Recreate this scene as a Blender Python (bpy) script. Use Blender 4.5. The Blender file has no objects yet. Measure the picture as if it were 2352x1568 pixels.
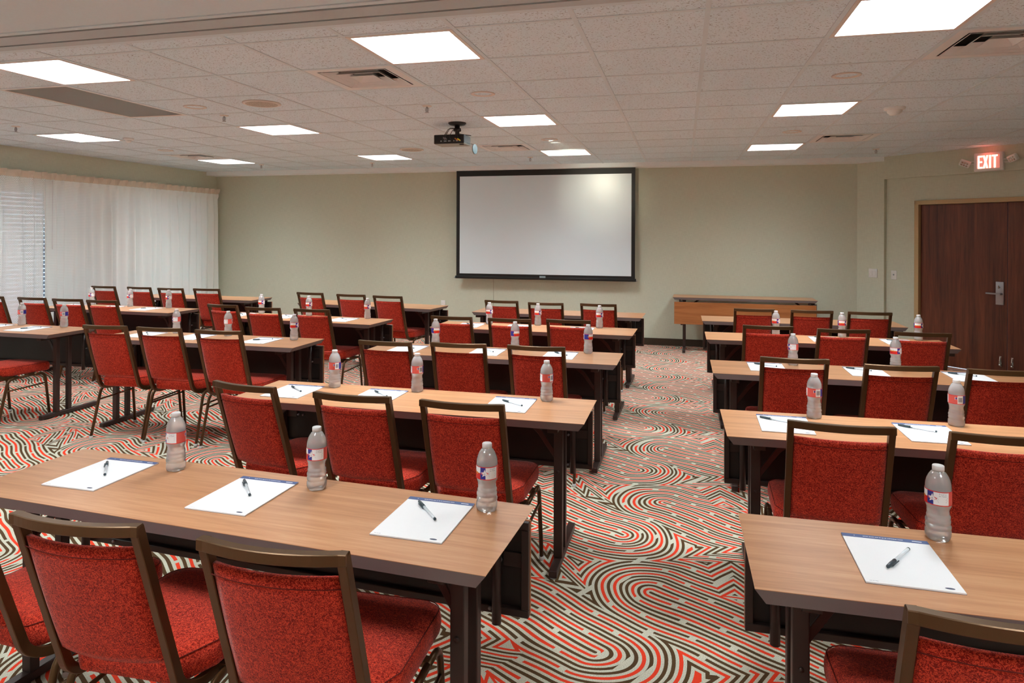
import bpy, bmesh, math, random
from mathutils import Vector, Matrix
random.seed(7)
scn = bpy.context.scene
COL = scn.collection
PI = math.pi
R = math.radians

# ------------------------------------------------------------------ camera
HC = 1.58                      # eye height
F_PX, YAW, ROLL, HORIZON = 1562.15, 0.2464, 0.0034, 538.8
cam_d = bpy.data.cameras.new('camera')
cam_d.sensor_width = 36.0
cam_d.lens = 36.0 * F_PX / 2352
cam_d.shift_y = -(784 - HORIZON) / 2352
cam_d.clip_start = 0.05
cam = bpy.data.objects.new('camera', cam_d); COL.objects.link(cam)
fwd = Vector((-math.sin(YAW), math.cos(YAW), 0))
r0 = Vector((math.cos(YAW), math.sin(YAW), 0)); u0 = Vector((0, 0, 1))
rr = math.cos(ROLL) * r0 + math.sin(ROLL) * u0
uu = -math.sin(ROLL) * r0 + math.cos(ROLL) * u0
M = Matrix((rr, uu, -fwd)).transposed().to_4x4(); M.translation = (0, 0, HC)
cam.matrix_world = M
scn.camera = cam

# ------------------------------------------------------------------ world / exposure
wd = bpy.data.worlds.new('world'); scn.world = wd; wd.use_nodes = True
bgn = wd.node_tree.nodes['Background']
bgn.inputs['Color'].default_value = (0.62, 0.78, 1.0, 1); bgn.inputs['Strength'].default_value = 0.6
scn.view_settings.view_transform = 'Standard'
scn.view_settings.look = 'None'
scn.view_settings.gamma = 1.0
scn.view_settings.use_curve_mapping = False
scn.view_settings.exposure = 1.5
scn.cycles.diffuse_bounces = 8
scn.cycles.max_bounces = 14
PANEL_POWER = 26.0             # emission strength of the ceiling light panels

# ------------------------------------------------------------------ node helpers
def srgb(r, g, b):
    f = lambda c: (c / 255 / 12.92) if c / 255 <= 0.04045 else ((c / 255 + 0.055) / 1.055) ** 2.4
    return (f(r), f(g), f(b), 1.0)

class NT:
    """a material's node tree with short-hands for maths on sockets"""
    def __init__(s, name):
        s.m = bpy.data.materials.new(name); s.m.use_nodes = True
        s.t = s.m.node_tree; s.n = s.t.nodes; s.b = s.n['Principled BSDF']; s.out = s.n['Material Output']
    def put(s, sock, v):
        if isinstance(v, bpy.types.NodeSocket): s.t.links.new(v, sock)
        else: sock.default_value = v
    def math(s, op, a, b=None, c=None):
        n = s.n.new('ShaderNodeMath'); n.operation = op
        s.put(n.inputs[0], a)
        if b is not None: s.put(n.inputs[1], b)
        if c is not None: s.put(n.inputs[2], c)
        return n.outputs[0]
    def add(s, a, b): return s.math('ADD', a, b)
    def sub(s, a, b): return s.math('SUBTRACT', a, b)
    def mul(s, a, b): return s.math('MULTIPLY', a, b)
    def lt(s, a, b): return s.math('LESS_THAN', a, b)
    def gt(s, a, b): return s.math('GREATER_THAN', a, b)
    def mix(s, fac, a, b):
        n = s.n.new('ShaderNodeMix'); n.data_type = 'RGBA'
        s.put(n.inputs[0], fac); s.put(n.inputs[6], a); s.put(n.inputs[7], b)
        return n.outputs[2]
    def coord(s, kind='Object'):
        return s.n.new('ShaderNodeTexCoord').outputs[kind]
    def pos(s):
        return s.n.new('ShaderNodeNewGeometry').outputs['Position']
    def xyz(s, v):
        n = s.n.new('ShaderNodeSeparateXYZ'); s.put(n.inputs[0], v); return n.outputs
    def scale(s, v, sc, loc=(0, 0, 0)):
        n = s.n.new('ShaderNodeMapping'); s.put(n.inputs['Vector'], v)
        n.inputs['Scale'].default_value = sc; n.inputs['Location'].default_value = loc
        return n.outputs[0]
    def noise(s, v, scale=5, detail=2, rough=0.5, dist=0.0, out=0):
        n = s.n.new('ShaderNodeTexNoise'); s.put(n.inputs['Vector'], v)
        n.inputs['Scale'].default_value = scale; n.inputs['Detail'].default_value = detail
        n.inputs['Roughness'].default_value = rough; n.inputs['Distortion'].default_value = dist
        return n.outputs[out]
    def ramp(s, fac, stops):
        n = s.n.new('ShaderNodeValToRGB'); e = n.color_ramp.elements
        while len(e) < len(stops): e.new(0.5)
        for k, (p, c) in enumerate(stops): e[k].position = p; e[k].color = c
        s.put(n.inputs[0], fac); return n.outputs[0]
    def bump(s, h, strength=0.3, dist=0.002):
        n = s.n.new('ShaderNodeBump'); n.inputs['Strength'].default_value = strength
        n.inputs['Distance'].default_value = dist; s.put(n.inputs['Height'], h)
        s.t.links.new(n.outputs[0], s.b.inputs['Normal'])
    def set(s, color=None, rough=None, metal=None, spec=None, **kw):
        if color is not None: s.put(s.b.inputs['Base Color'], color)
        if rough is not None: s.put(s.b.inputs['Roughness'], rough)
        if metal is not None: s.b.inputs['Metallic'].default_value = metal
        if spec is not None: s.b.inputs['Specular IOR Level'].default_value = spec
        for k, v in kw.items(): s.put(s.b.inputs[k.replace('_', ' ')], v)
        return s

def plain(name, color, rough=0.5, metal=0.0, spec=0.5, grain=0.03):
    """painted / moulded surface with a faint mottling"""
    t = NT(name)
    nz = t.noise(t.coord(), 60, 3)
    dark = tuple(c * (1 - grain * 2) for c in color[:3]) + (1,)
    t.set(t.mix(nz, dark, color), rough, metal, spec)
    return t.m

MAT = {}
# ---- carpet: fingerprint swirls of dark brown and red bands on a pale ground
def carpet_material():
    t = NT('carpet')
    P, Q, W = 1.01, 1.04, 0.0275
    p = t.xyz(t.pos()); x, y = p[0], p[1]
    wob = t.xyz(t.noise(t.pos(), 2.1, 1, out=1))
    x = t.add(x, t.mul(t.sub(wob[0], 0.5), 0.09)); y = t.add(y, t.mul(t.sub(wob[1], 0.5), 0.13))
    def wrap(v, T):   # into [-T/2, T/2]
        return t.sub(t.math('FLOORED_MODULO', t.add(v, T / 2), T), T / 2)
    A, B = (-0.125, 3.075), (0.695, 2.573)          # ends of one hairpin spine
    L = math.hypot(B[0] - A[0], B[1] - A[1]); dx, dy = (B[0] - A[0]) / L, (B[1] - A[1]) / L
    rx0 = wrap(t.sub(x, (A[0] + B[0]) / 2), P); ry0 = wrap(t.sub(y, (A[1] + B[1]) / 2), Q)
    ry1 = t.sub(ry0, t.mul(t.math('SIGN', ry0), Q))
    d = None
    for ox in (-P, 0.0, P):
        rx = t.add(rx0, ox)
        for ry in (ry0, ry1):
            al = t.add(t.mul(rx, dx), t.mul(ry, dy))
            al = t.math('MINIMUM', t.math('MAXIMUM', al, -L / 2), L / 2)
            ex = t.sub(rx, t.mul(al, dx)); ey = t.sub(ry, t.mul(al, dy))
            g = t.math('SQRT', t.add(t.mul(ex, ex), t.mul(ey, ey)))
            d = g if d is None else t.math('MINIMUM', d, g)
    for (ax, ay, off, kx, ky, sg) in ((0.105, 2.590, 0.3025, 1.0, 0.42, 0.45), (-0.535, 3.090, 0.2200, 1.0, 0.42, 0.45),   # tear-drop islands
                                      (0.23, 3.117, 0.1375, 0.8, 0.60, 0.0), (-0.65, 2.554, 0.1375, 0.8, 0.60, 0.0)):      # triangles
        rx = wrap(t.sub(x, ax), P); ry = wrap(t.sub(y, ay), Q)
        rs = t.add(rx, t.mul(ry, sg))
        g = t.math('MAXIMUM', t.mul(ry, -1.3 if sg == 0 else -0.55), t.add(t.mul(ry, ky), t.mul(t.math('ABSOLUTE', rs), kx)))
        d = t.math('MINIMUM', d, t.add(t.math('MAXIMUM', g, 0.0), off))
    q = t.math('DIVIDE', d, W)
    n = t.math('FLOOR', t.add(q, 0.5))
    off = t.math('ABSOLUTE', t.sub(q, n))
    fine = t.noise(t.pos(), 260, 2)
    offj = t.add(off, t.mul(t.sub(fine, 0.5), 0.07))
    m = t.math('FLOORED_MODULO', n, 5.0)
    red = t.math('MAXIMUM', t.math('COMPARE', m, 1.0, 0.1), t.math('COMPARE', m, 3.0, 0.1))
    line = t.lt(offj, 0.265)
    s = t.add(t.add(t.mul(p[0], 0.853), t.mul(p[1], -0.522)), t.mul(t.math('FRACT', t.mul(n, 0.6180)), 0.61))
    gap = t.lt(t.math('FLOORED_MODULO', s, 0.61), 0.028)
    line = t.mul(line, t.sub(1.0, gap))
    speck = t.noise(t.scale(t.pos(), (1.0, 1.7, 1.0)), 330, 2, 0.6)
    ground = t.ramp(speck, [(0.30, srgb(88, 80, 66)), (0.41, srgb(176, 175, 158)), (0.55, srgb(208, 207, 190)), (1.0, srgb(228, 227, 212))])
    dark = t.mix(fine, srgb(70, 50, 30), srgb(94, 72, 48))
    redc = t.mix(fine, srgb(214, 50, 28), srgb(236, 76, 48))
    col = t.mix(line, ground, t.mix(red, dark, redc))
    t.set(col, 0.95, spec=0.1)
    t.bump(fine, 0.5, 0.003)
    return t.m
MAT['carpet'] = carpet_material()

def wallpaper_material():
    t = NT('wall_covering'); c = t.pos()
    a = t.noise(t.scale(c, (420, 420, 14)), 1, 2); b = t.noise(t.scale(c, (14, 14, 420)), 1, 2)
    w = t.mul(t.add(a, b), 0.5)
    t.set(t.ramp(w, [(0.35, srgb(196, 200, 182)), (0.65, srgb(212, 216, 198))]), 0.8, spec=0.2)
    t.bump(w, 0.15, 0.001); return t.m
MAT['wall'] = wallpaper_material()
MAT['drywall'] = plain('painted_plaster', srgb(214, 228, 234), 0.9, spec=0.2)
MAT['soffit'] = plain('soffit_paint', srgb(244, 250, 252), 0.8, spec=0.2)

def tile_material():
    t = NT('acoustic_tile'); c = t.pos()
    v = t.noise(t.scale(c, (1, 1.6, 1)), 85, 2, 0.6, 0.4)
    big = t.noise(c, 1.7, 2)
    base = t.mix(big, srgb(216, 234, 242), srgb(224, 240, 248))
    hole = t.ramp(v, [(0.345, (1, 1, 1, 1)), (0.385, (0, 0, 0, 1))])
    col = t.mix(hole, base, srgb(140, 142, 142))
    t.set(col, 0.95, spec=0.1); t.bump(v, 0.25, 0.002); return t.m
MAT['tile'] = tile_material()
MAT['grid'] = plain('ceiling_grid_paint', srgb(214, 228, 234), 0.6, spec=0.3)
MAT['track'] = plain('track_metal', srgb(184, 192, 194), 0.5, 0.0)
MAT['slot'] = plain('slot_shadow_gap', srgb(44, 38, 34), 0.9)
MAT['baseboard'] = plain('baseboard_vinyl', srgb(58, 46, 32), 0.5)
MAT['white_plastic'] = plain('white_plastic', srgb(232, 232, 230), 0.4)
MAT['white_metal'] = plain('white_enamel', srgb(226, 218, 210), 0.4)
MAT['vent_metal'] = plain('vent_enamel', srgb(228, 230, 230), 0.4)
MAT['duct'] = plain('duct_interior', srgb(84, 86, 88), 0.5, 0.4)
MAT['black_plastic'] = plain('black_plastic', srgb(24, 24, 26), 0.45)
MAT['grey_plastic'] = plain('grey_plastic', srgb(122, 136, 140), 0.4)
MAT['screen_black'] = plain('screen_border', srgb(20, 20, 20), 0.5)
MAT['steel'] = plain('brushed_steel', srgb(170, 172, 178), 0.35, 0.9)
MAT['chrome'] = plain('chrome', srgb(215, 215, 215), 0.12, 1.0)
MAT['door_frame'] = plain('door_frame_paint', srgb(196, 168, 124), 0.5)
MAT['dark_metal'] = plain('dark_brown_steel', srgb(52, 38, 34), 0.42, 0.1)
MAT['black_panel'] = plain('black_laminate', srgb(26, 20, 18), 0.5)
MAT['bronze'] = plain('bronze_frame', srgb(92, 66, 40), 0.36, 0.55)
MAT['glide'] = plain('clear_glide', srgb(190, 190, 188), 0.25)
MAT['edge_band'] = plain('table_edge_band', srgb(110, 97, 95), 0.45)
MAT['paper'] = plain('paper', srgb(246, 247, 250), 0.7, spec=0.2, grain=0.005)
MAT['blue_ink'] = plain('blue_header_ink', srgb(70, 92, 142), 0.6)
MAT['navy_ink'] = plain('navy_ink', srgb(50, 62, 92), 0.6)
MAT['white_ink'] = plain('white_ink', srgb(230, 234, 242), 0.6)
MAT['grey_ink'] = plain('grey_ink', srgb(150, 156, 172), 0.6)
MAT['red_ink'] = plain('red_ink', srgb(226, 30, 26), 0.5)
MAT['yellow_ink'] = plain('yellow_ink', srgb(250, 200, 40), 0.5)
MAT['dark_ink'] = plain('dark_ink', srgb(40, 46, 90), 0.5)
MAT['pen_cap'] = plain('pen_cap_plastic', srgb(58, 74, 82), 0.3)
MAT['yellow_plug'] = plain('yellow_plug', srgb(240, 200, 30), 0.4)
MAT['orange_plug'] = plain('orange_plug', srgb(214, 120, 60), 0.4)
MAT['piping'] = plain('seam_thread', srgb(110, 22, 14), 0.9)

def wood_material(name, c1, c2, c3, axis='x', rough=0.30, scl=1.0):
    t = NT(name); c = t.coord()
    oi = t.n.new('ShaderNodeObjectInfo')
    sc = {'x': (0.9, 16, 16), 'z': (16, 16, 0.9)}[axis]
    sc = tuple(a * scl for a in sc)
    mp = t.n.new('ShaderNodeMapping'); t.put(mp.inputs['Vector'], c); mp.inputs['Scale'].default_value = sc
    cb = t.n.new('ShaderNodeCombineXYZ'); rnd = t.mul(oi.outputs['Random'], 40.0)
    for k in range(3): t.put(cb.inputs[k], rnd)
    t.put(mp.inputs['Location'], cb.outputs[0]); v = mp.outputs[0]
    g = t.noise(v, 1.6, 6, 0.62, 0.6); f = t.noise(v, 9.0, 3, 0.6)
    k = t.add(t.mul(g, 0.75), t.mul(f, 0.25))
    t.set(t.ramp(k, [(0.30, c1), (0.50, c2), (0.70, c3)]), rough, spec=0.5)
    t.bump(f, 0.04, 0.0005); return t.m
MAT['table_wood'] = wood_material('table_laminate', srgb(172, 118, 78), srgb(196, 140, 98), srgb(214, 164, 122), 'x', 0.30)
MAT['panel_wood'] = wood_material('panel_laminate', srgb(140, 84, 44), srgb(166, 104, 58), srgb(182, 120, 72), 'x', 0.35)
MAT['door_wood'] = wood_material('door_veneer', srgb(58, 26, 16), srgb(104, 52, 33), srgb(134, 74, 46), 'z', 0.4, 0.55)

def fabric_material():
    t = NT('red_upholstery'); c = t.coord()
    d = t.noise(t.scale(c, (1, 1, 1.1)), 165, 0.5, 0.4, 1.3)
    r = t.math('ABSOLUTE', t.sub(d, 0.5))
    col = t.ramp(r, [(0.02, srgb(224, 78, 50)), (0.06, srgb(210, 62, 40)), (0.105, srgb(140, 26, 16))])
    t.set(col, 0.85, spec=0.15, Sheen_Weight=0.15); t.bump(r, 0.35, 0.002); return t.m
MAT['fabric'] = fabric_material()

def emit_material(name, color, strength):
    t = NT(name); t.set((0.8, 0.8, 0.8, 1), 0.5)
    t.b.inputs['Emission Color'].default_value = color; t.b.inputs['Emission Strength'].default_value = strength
    return t.m
def lens_material():
    """prismatic lens: throws most of its light straight down"""
    t = NT('light_diffuser'); g = t.n.new('ShaderNodeNewGeometry')
    dp = t.n.new('ShaderNodeVectorMath'); dp.operation = 'DOT_PRODUCT'
    t.put(dp.inputs[0], g.outputs['Normal']); t.put(dp.inputs[1], g.outputs['Incoming'])
    c = t.math('ABSOLUTE', dp.outputs['Value'])
    t.set((0.8, 0.8, 0.8, 1), 0.5); t.b.inputs['Emission Color'].default_value = (0.93, 1.0, 1.02, 1)
    t.put(t.b.inputs['Emission Strength'], t.mul(t.add(t.mul(t.math('POWER', c, 3.2), 0.95), 0.05), PANEL_POWER)); return t.m
MAT['panel_light'] = lens_material()
MAT['exit_red'] = emit_material('exit_letters', (1.0, 0.40, 0.27, 1), 1.5)
MAT['exit_glow'] = emit_material('exit_stencil_glow', (1.0, 0.12, 0.08, 1), 0.16)

def screen_material():
    t = NT('screen_fabric'); t.set(srgb(226, 240, 248), 0.30, spec=1.0); return t.m
MAT['screen_white'] = screen_material()

def clear_material(name, body, fac, rough, ior=1.33):
    t = NT(name)
    g = t.n.new('ShaderNodeBsdfGlass'); g.inputs['Roughness'].default_value = rough; g.inputs['IOR'].default_value = ior
    g.inputs['Color'].default_value = (0.97, 0.98, 0.98, 1)
    tr = t.n.new('ShaderNodeBsdfTranslucent'); tr.inputs['Color'].default_value = body
    df = t.n.new('ShaderNodeBsdfDiffuse'); df.inputs['Color'].default_value = body
    a = t.n.new('ShaderNodeMixShader'); a.inputs[0].default_value = 0.92
    t.t.links.new(tr.outputs[0], a.inputs[1]); t.t.links.new(df.outputs[0], a.inputs[2])
    m = t.n.new('ShaderNodeMixShader'); m.inputs[0].default_value = fac
    t.t.links.new(g.outputs[0], m.inputs[1]); t.t.links.new(a.outputs[0], m.inputs[2])
    gl = t.n.new('ShaderNodeBsdfGlossy'); gl.inputs['Roughness'].default_value = 0.06
    fr = t.n.new('ShaderNodeFresnel'); fr.inputs['IOR'].default_value = 1.5
    m2 = t.n.new('ShaderNodeMixShader'); t.t.links.new(fr.outputs[0], m2.inputs[0])
    t.t.links.new(m.outputs[0], m2.inputs[1]); t.t.links.new(gl.outputs[0], m2.inputs[2])
    bp = t.n.new('ShaderNodeBump'); bp.inputs['Strength'].default_value = 0.35; bp.inputs['Distance'].default_value = 0.003
    t.put(bp.inputs['Height'], t.noise(t.coord(), 55, 1))
    for nd in (g, gl): t.t.links.new(bp.outputs[0], nd.inputs['Normal'])
    t.t.links.new(m2.outputs[0], t.out.inputs['Surface']); return t.m
MAT['bottle'] = clear_material('clear_bottle_plastic', (1.0, 1.0, 1.0, 1), 0.32, 0.0)
MAT['cap'] = plain('bottle_cap_plastic', srgb(236, 236, 238), 0.45)
MAT['barrel'] = plain('pen_barrel', srgb(232, 240, 246), 0.2)
def glass_pane():
    t = NT('window_glass'); t.set((0.9, 0.95, 0.97, 1), 0.0); t.b.inputs['Transmission Weight'].default_value = 1.0
    t.b.inputs['IOR'].default_value = 1.02; return t.m
MAT['glass'] = glass_pane()

def curtain_material(name, solid):
    """net weave: thread cells over open holes, lit through from behind"""
    t = NT(name); c = t.xyz(t.coord('UV'))
    u = t.mul(c[0], 1.0); v = t.mul(c[1], 1.0)
    # hexagon-like net from two diagonal stripe families
    cell = 0.0085
    a = t.math('PINGPONG', t.add(u, t.mul(v, 0.6)), cell); b = t.math('PINGPONG', t.sub(u, t.mul(v, 0.6)), cell)
    thread = t.math('MAXIMUM', t.lt(a, cell * 0.42), t.lt(b, cell * 0.42))
    fac = t.math('MAXIMUM', t.mul(thread, 0.97), solid)
    stripe = t.math('PINGPONG', v, 0.010)
    col = t.mix(t.lt(stripe, 0.005), srgb(252, 255, 252), srgb(238, 244, 240))
    tr = t.n.new('ShaderNodeBsdfTranslucent'); t.put(tr.inputs['Color'], col)
    df = t.n.new('ShaderNodeBsdfDiffuse'); t.put(df.inputs['Color'], col)
    mx = t.n.new('ShaderNodeMixShader'); mx.inputs[0].default_value = 0.90
    t.t.links.new(tr.outputs[0], mx.inputs[1]); t.t.links.new(df.outputs[0], mx.inputs[2])
    tp = t.n.new('ShaderNodeBsdfTransparent'); m2 = t.n.new('ShaderNodeMixShader'); t.put(m2.inputs[0], fac)
    t.t.links.new(tp.outputs[0], m2.inputs[1]); t.t.links.new(mx.outputs[0], m2.inputs[2])
    t.t.links.new(m2.outputs[0], t.out.inputs['Surface']); return t.m
MAT['curtain_net'] = curtain_material('curtain_open_net', 0.62)
MAT['curtain'] = curtain_material('curtain_close_net', 0.97)
MAT['curtain_header'] = plain('curtain_header_tape', srgb(226, 214, 196), 0.9)

# ------------------------------------------------------------------ mesh helpers
class MB:
    """collects shapes, then links them as ONE mesh object"""
    def __init__(s): s.v = []; s.f = []; s.mi = []; s.sm = []; s.uv = {}
    def raw(s, vs, fs, mi=0, smooth=False):
        o = len(s.v); s.v += [tuple(v) for v in vs]
        for f in fs: s.f.append(tuple(i + o for i in f)); s.mi.append(mi); s.sm.append(smooth)
        return s
    def box(s, x0, x1, y0, y1, z0, z1, bev=0.0, mi=0, seg=1, mat=None):
        bm = bmesh.new(); bmesh.ops.create_cube(bm, size=1)
        for v in bm.verts: v.co = ((x0 + x1) / 2 + v.co.x * (x1 - x0), (y0 + y1) / 2 + v.co.y * (y1 - y0), (z0 + z1) / 2 + v.co.z * (z1 - z0))
        if bev: bmesh.ops.bevel(bm, geom=bm.edges[:], offset=bev, segments=seg, affect='EDGES', profile=0.5)
        if mat is not None: bmesh.ops.transform(bm, matrix=mat, verts=bm.verts[:])
        bm.verts.index_update(); s.raw([v.co[:] for v in bm.verts], [[v.index for v in f.verts] for f in bm.faces], mi, bool(bev and seg > 1)); bm.free(); return s
    def prism(s, pts, z0, z1, mi=0):
        n = len(pts); vs = [(x, y, z0) for x, y in pts] + [(x, y, z1) for x, y in pts]
        fs = [tuple(range(n - 1, -1, -1)), tuple(range(n, 2 * n))] + [(i, (i + 1) % n, n + (i + 1) % n, n + i) for i in range(n)]
        return s.raw(vs, fs, mi)
    def lathe(s, prof, seg=24, cx=0, cy=0, cap0=True, cap1=True, mi=0, wav=None):
        vs, fs = [], []; n = len(prof)
        for (r, z) in prof:
            for k in range(seg):
                a = 2 * PI * k / seg; q = r
                if wav: q = r + wav(a, z)
                vs.append((cx + q * math.cos(a), cy + q * math.sin(a), z))
        for i in range(n - 1):
            for k in range(seg):
                a, b = i * seg + k, i * seg + (k + 1) % seg
                fs.append((a, b, b + seg, a + seg))
        if cap0: fs.append(tuple(range(seg - 1, -1, -1)))
        if cap1: fs.append(tuple(range((n - 1) * seg, n * seg)))
        return s.raw(vs, fs, mi, True)
    def sweep(s, path, w, h, up=(0, 0, 1), sides=4, mi=0, rnd=0.0):
        """tube along a path; rectangular (sides=4, w x h) or round section"""
        P = [Vector(p) for p in path]; up = Vector(up)
        if sides == 4:
            c = min(w, h) * (0.16 if rnd == 0 else rnd)
            a, b = w / 2, h / 2
            sec = [(a, b - c), (a - c, b), (-a + c, b), (-a, b - c), (-a, -b + c), (-a + c, -b), (a - c, -b), (a, -b + c)]
        else:
            sec = [(w / 2 * math.cos(2 * PI * k / sides), h / 2 * math.sin(2 * PI * k / sides)) for k in range(sides)]
        n = len(sec); vs, fs = [], []
        for i, p in enumerate(P):
            t = (P[min(i + 1, len(P) - 1)] - P[max(i - 1, 0)]).normalized()
            side = t.cross(up)
            if side.length < 1e-4: side = t.cross(Vector((0, 1, 0)))
            side.normalize(); nn = side.cross(t).normalized()
            mit = 1.0
            if 0 < i < len(P) - 1:
                d = (P[i] - P[i - 1]).normalized(); mit = 1.0 / max(0.5, abs(d.dot(t)))
            for (a, b) in sec: vs.append(p + side * a * 1.0 + nn * b * mit)
        for i in range(len(P) - 1):
            for k in range(n):
                a, b = i * n + k, i * n + (k + 1) % n
                fs.append((a, b, b + n, a + n))
        fs.append(tuple(range(n - 1, -1, -1))); fs.append(tuple(range((len(P) - 1) * n, len(P) * n)))
        return s.raw(vs, fs, mi, sides != 4)
    def mesh(s, name, mats):
        me = bpy.data.meshes.new(name); me.from_pydata(s.v, [], s.f)
        for m in mats: me.materials.append(m)
        me.polygons.foreach_set('material_index', s.mi); me.polygons.foreach_set('use_smooth', s.sm)
        bm = bmesh.new(); bm.from_mesh(me); bmesh.ops.recalc_face_normals(bm, faces=bm.faces[:]); bm.to_mesh(me); bm.free()
        me.update(); return me
    def obj(s, name, mats, parent=None, loc=None):
        if not isinstance(mats, (list, tuple)): mats = [mats]
        o = bpy.data.objects.new(name, s.mesh(name, mats)); COL.objects.link(o)
        if parent: o.parent = parent
        if loc: o.location = loc
        return o

def fillet(path, r, n=5):
    P = [Vector(p) for p in path]; out = [P[0]]
    for i in range(1, len(P) - 1):
        a = (P[i - 1] - P[i]); b = (P[i + 1] - P[i]); q = min(r, a.length * 0.49, b.length * 0.49)
        p0 = P[i] + a.normalized() * q; p1 = P[i] + b.normalized() * q
        for k in range(n + 1):
            t = k / n; out.append((1 - t) ** 2 * p0 + 2 * t * (1 - t) * P[i] + t * t * p1)
    out.append(P[-1]); return out

def text_mesh(body, size, name='lettering'):
    cu = bpy.data.curves.new(name, 'FONT'); cu.body = body; cu.size = size; cu.align_x = 'CENTER'; cu.align_y = 'CENTER'; cu.resolution_u = 2
    o = bpy.data.objects.new(name + '_source', cu); COL.objects.link(o)
    dg = bpy.context.evaluated_depsgraph_get(); me = bpy.data.meshes.new_from_object(o.evaluated_get(dg))
    bpy.data.objects.remove(o); bpy.data.curves.remove(cu)
    vs = [v.co.copy() for v in me.vertices]; fs = [tuple(p.vertices) for p in me.polygons]; bpy.data.meshes.remove(me)
    return vs, fs

def tag(o, label, cat, group=None):
    o['label'] = label; o['category'] = cat
    if group: o['group'] = group
    return o
def thing(name, label, cat, loc=(0, 0, 0), rz=0.0, group=None):
    o = bpy.data.objects.new(name, None); COL.objects.link(o); o.empty_display_size = 0.05
    o.location = loc; o.rotation_euler = (0, 0, rz)
    return tag(o, label, cat, group)
def struct(o):
    o['kind'] = 'structure'; return o
def copy_tree(o, parent=None):
    c = o.copy(); COL.objects.link(c)
    if parent is not None: c.parent = parent; c.matrix_parent_inverse = o.matrix_parent_inverse.copy()
    for ch in list(o.children): copy_tree(ch, c)
    return c

# ------------------------------------------------------------------ room shell
CZ = HC + 1.028                # ceiling height
LX, BY, RX, FY = -7.70, 10.0, 4.53, -3.6
S = 0.6096; GX, GY = -0.5028, 3.2087       # 2 ft ceiling lattice
C0 = (2.27, 10.0)              # corner where the wall turns diagonal
def cellxy(i, j): return GX + i * S, GY + j * S

struct(MB().prism([(LX - .2, FY - .2), (RX + .2, FY - .2), (RX + .2, 7.74), (4.6, 7.80), (2.30, 10.1), (LX - .2, 10.1)], -0.12, 0.0).obj('floor', MAT['carpet']))
struct(MB().box(LX - .2, 2.45, BY, BY + .15, 0, CZ + .3).obj('wall_back', MAT['wall']))
w = MB()                        # wall with the long window behind the curtains
w.box(LX - .15, LX, FY, 3.7, 0, CZ + .3); w.box(LX - .15, LX, 9.70, BY, 0, CZ + .3)
w.box(LX - .15, LX, 3.7, 9.70, 2.16, CZ + .3); w.box(LX - .15, LX, 3.7, 9.70, 0, 0.30)
struct(w.obj('wall_left', MAT['wall']))
struct(MB().box(RX, RX + .15, FY, 7.74, 0, CZ + .3).obj('wall_right', MAT['wall']))
struct(MB().box(LX, RX, FY - .15, FY, 0, CZ + .3).obj('wall_front', MAT['wall']))
# diagonal wall: local x along the wall, local -y into the room
diag = Matrix.Translation((C0[0], C0[1], 0)) @ Matrix.Rotation(R(-45), 4, 'Z')
REC = 0.05; S0 = 0.368; RZ = 2.316; D0, D1 = 0.735, 2.74; DT = 2.022
def onto_diag(o): o.matrix_world = diag @ o.matrix_world; return o
w = MB()
w.box(-0.1, S0, 0, .2, 0, CZ + .3)                       # pier beside the recess
w.box(S0, 3.25, 0, .2, RZ, CZ + .3)                      # header over the recess
w.box(S0, D0 + .02, REC, .2, 0, RZ); w.box(D1 - .02, 3.25, REC, .2, 0, RZ); w.box(D0 + .02, D1 - .02, REC, .2, DT - .02, RZ)
onto_diag(struct(w.obj('wall_diagonal', MAT['wall'])))

# window behind the curtains
wn = struct(MB().box(LX - .10, LX - .04, 3.7, 9.70, 0.30, 0.36).box(LX - .10, LX - .04, 3.7, 9.70, 2.10, 2.16)
            .box(LX - .10, LX - .04, 3.7, 3.76, .36, 2.10).box(LX - .10, LX - .04, 5.65, 5.71, .36, 2.10)
            .box(LX - .10, LX - .04, 7.65, 7.71, .36, 2.10).box(LX - .10, LX - .04, 9.64, 9.70, .36, 2.10).obj('window_1', MAT['white_metal']))
for a, b in ((3.76, 5.65), (5.71, 7.65), (7.71, 9.64)):
    MB().box(LX - .075, LX - .069, a, b, .36, 2.10).obj('pane', MAT['glass'], wn)
bl = MB()
for k in range(34):
    zz = .38 + k * .051
    bl.raw([(LX - .036, 3.80, zz), (LX - .036, 9.60, zz), (LX - .020, 9.60, zz + .040), (LX - .020, 3.80, zz + .040)], [(0, 1, 2, 3)])
bl.obj('blind_slats', plain('blind_slat', srgb(170, 180, 190), 0.5), wn)

# baseboards
struct(MB().box(LX, 2.27, BY - .012, BY, 0, .10).obj('baseboard_back', MAT['baseboard']))
struct(MB().box(LX, LX + .012, FY, BY, 0, .10).obj('baseboard_left', MAT['baseboard']))
onto_diag(struct(MB().box(0, S0, -.012, 0, 0, .10).box(S0, D0, REC - .012, REC, 0, .10).box(D1, 3.2, REC - .012, REC, 0, .10).obj('baseboard_diagonal', MAT['baseboard'])))

# white soffit running along the screen wall, with a slot for the screen
SF, SZ = 9.74, 2.548
so = MB()
so.prism([(LX, SF), (2.53, SF), (2.27, BY), (LX, BY)], SZ, CZ + .02)
struct(so.obj('trim_1', MAT['soffit']))
struct(MB().box(-2.803, -2.799, BY - .003, BY, .10, .945).obj('trim_2', plain('wall_seam', srgb(150, 140, 116), 0.8)))

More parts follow.
